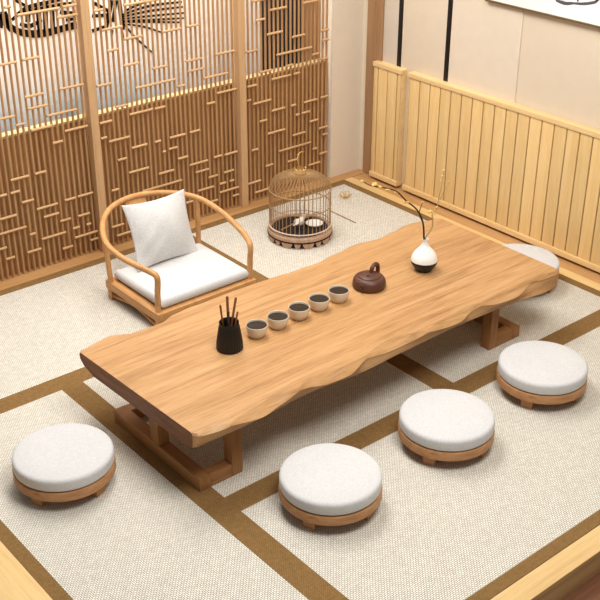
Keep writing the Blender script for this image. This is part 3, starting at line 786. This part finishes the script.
# dish and bird inside
MB_ = MB().lathe([(0, .0), (.036, .0), (.050, .014), (.0515, .016), (.049, .0165), (.036, .006), (0, .005)], 32)
tag(MB_.build('seed_dish', M['whitecer'], None, (KX+.085, KY-.028, .0545)), 'small white round dish on the floor of the birdcage', 'dish')
bd = thing('small_bird', 'small white bird standing on the floor of the birdcage, head to the right', 'bird', (KX-.005, KY-.010, .0545), R(10))
bd.scale = (.85, .85, .85)
t_ = bmesh.new()
def body_ball(sections):
    """one continuous skin through elliptical sections (x, z, rx along y, rz)"""
    rings_ = []
    for (x, z, ry, rz) in sections:
        rings_.append([t_.verts.new((x, ry*math.cos(2*PI*k/16), z+rz*math.sin(2*PI*k/16))) for k in range(16)])
    for a, c in zip(rings_, rings_[1:]):
        for k in range(16): t_.faces.new((a[k], a[(k+1) % 16], c[(k+1) % 16], c[k]))
    t_.faces.new(rings_[0][::-1]); t_.faces.new(rings_[-1])
body_ball([(-.075, .046, .005, .002), (-.055, .046, .008, .004), (-.040, .046, .013, .011), (-.026, .047, .020, .019), (-.008, .049, .025, .025), (.010, .055, .024, .026), (.022, .066, .018, .022), (.030, .076, .015, .016), (.038, .079, .0135, .0135), (.047, .078, .009, .009), (.052, .077, .003, .003)])
bmesh.ops.recalc_face_normals(t_, faces=t_.faces)
bb = MB(); bb._merge(t_, 0, True); bo = bb.build('body', M['bird'], bd, auto=None)
MB().tube([(.050, 0, .0765), (.061, 0, .074)], [.0042, .0006], 8).build('beak', M['birddark'], bd)
for s in (-1, 1):
    MB().ball((.040, s*.0125, .082), .0022, u=8, v=6).build('eye', M['black'], bd)
    MB().ball((-.014, s*.021, .052), .022, (1.5, .3, .8), 12, 8, Euler((0, R(12), 0)).to_matrix()).build('wing', M['bird'], bd)
    lg = MB(); lg.tube([(-.002, s*.010, .030), (.002, s*.011, .003)], .0016, 6)
    for q in (-.5, 0, .5): lg.tube([(.002, s*.011, .002), (.014, s*.011+q*.012, .0012)], .0011, 5)
    lg.tube([(.002, s*.011, .002), (-.007, s*.011, .0012)], .0011, 5)
    lg.build('leg', M['birddark'], bd)

# ------------------------------------------------------------------ small things on the mat by the cage
fo = thing('flower_ornament', 'small golden open flower ornament on the mat right of the birdcage', 'ornament', (4.300, 4.690, .0005))
fo.scale = (.8, .8, 1.1)
for k in range(5):
    a = 2*PI*k/5+.3; c_ = Vector((.030*math.cos(a), .030*math.sin(a), .014))
    u_, v_ = Vector((math.cos(a), math.sin(a), .55)).normalized(), Vector((-math.sin(a), math.cos(a), 0))
    MB().tube([c_+u_*.026*math.cos(q*PI/8)+v_*.017*math.sin(q*PI/8) for q in range(16)], .0024, 6, closed=True).build('petal', M['gold'], fo)
MB().lathe([(0, 0), (.010, 0), (.011, .008), (.006, .016), (.0025, .02), (.0025, .034), (.006, .038), (.004, .044), (0, .045)], 12).build('stamen', M['gold'], fo)
o = MB().tube([(0, .115, .0032), (0, -.115, .0032)], .0032, 8).build('thin_stick', M['bamboo'], None, (4.093, 4.481, .0003))
tag(o, 'thin straight brown stick lying on the mat right of the birdcage', 'stick')

# ------------------------------------------------------------------ camera
cam = bpy.data.cameras.new('camera'); co = bpy.data.objects.new('camera', cam); COL.objects.link(co)
rt = Vector(CAM_R); up = Vector(CAM_U); fw = Vector(CAM_F)
mt = Matrix((rt, up, -fw)).transposed().to_4x4(); mt.translation = (0, 0, 2.7)
co.matrix_world = mt
cam.sensor_width = 36; cam.sensor_fit = 'HORIZONTAL'; cam.lens = 1098.59/600*36; cam.clip_start = .05
SC.camera = co

# ------------------------------------------------------------------ light
w = bpy.data.worlds.new('world'); SC.world = w; w.use_nodes = True
bg = w.node_tree.nodes['Background']; bg.inputs['Color'].default_value = (1.0, .99, .975, 1); bg.inputs['Strength'].default_value = .21
def area(name, loc, target, size, power, col=(1, .985, .96)):
    l = bpy.data.lights.new(name, 'AREA'); l.shape = 'RECTANGLE'; l.size, l.size_y = size; l.energy = power; l.color = col
    o = bpy.data.objects.new(name, l); COL.objects.link(o); o.location = loc
    o.rotation_euler = (Vector(target)-Vector(loc)).to_track_quat('-Z', 'Y').to_euler()
    return o
area('ceiling_lamp', (2.4, 1.5, 3.6), (3.0, 3.6, 0), (1.4, 1.4), 108)
area('back_fill_lamp', (2.7, 4.1, 3.5), (2.8, 4.0, 0), (2.6, 1.0), 104)  # unseen overhead fill, added to brighten the back of the room
area('mural_strip_lamp', (2.75, 5.16, 2.3), (2.75, 5.24, .8), (3.1, .08), 48, (1, .98, .95))
vs = SC.view_settings
vs.view_transform = 'Standard'; vs.look = 'None'; vs.exposure = 0.0; vs.gamma = 1.0; vs.use_curve_mapping = False
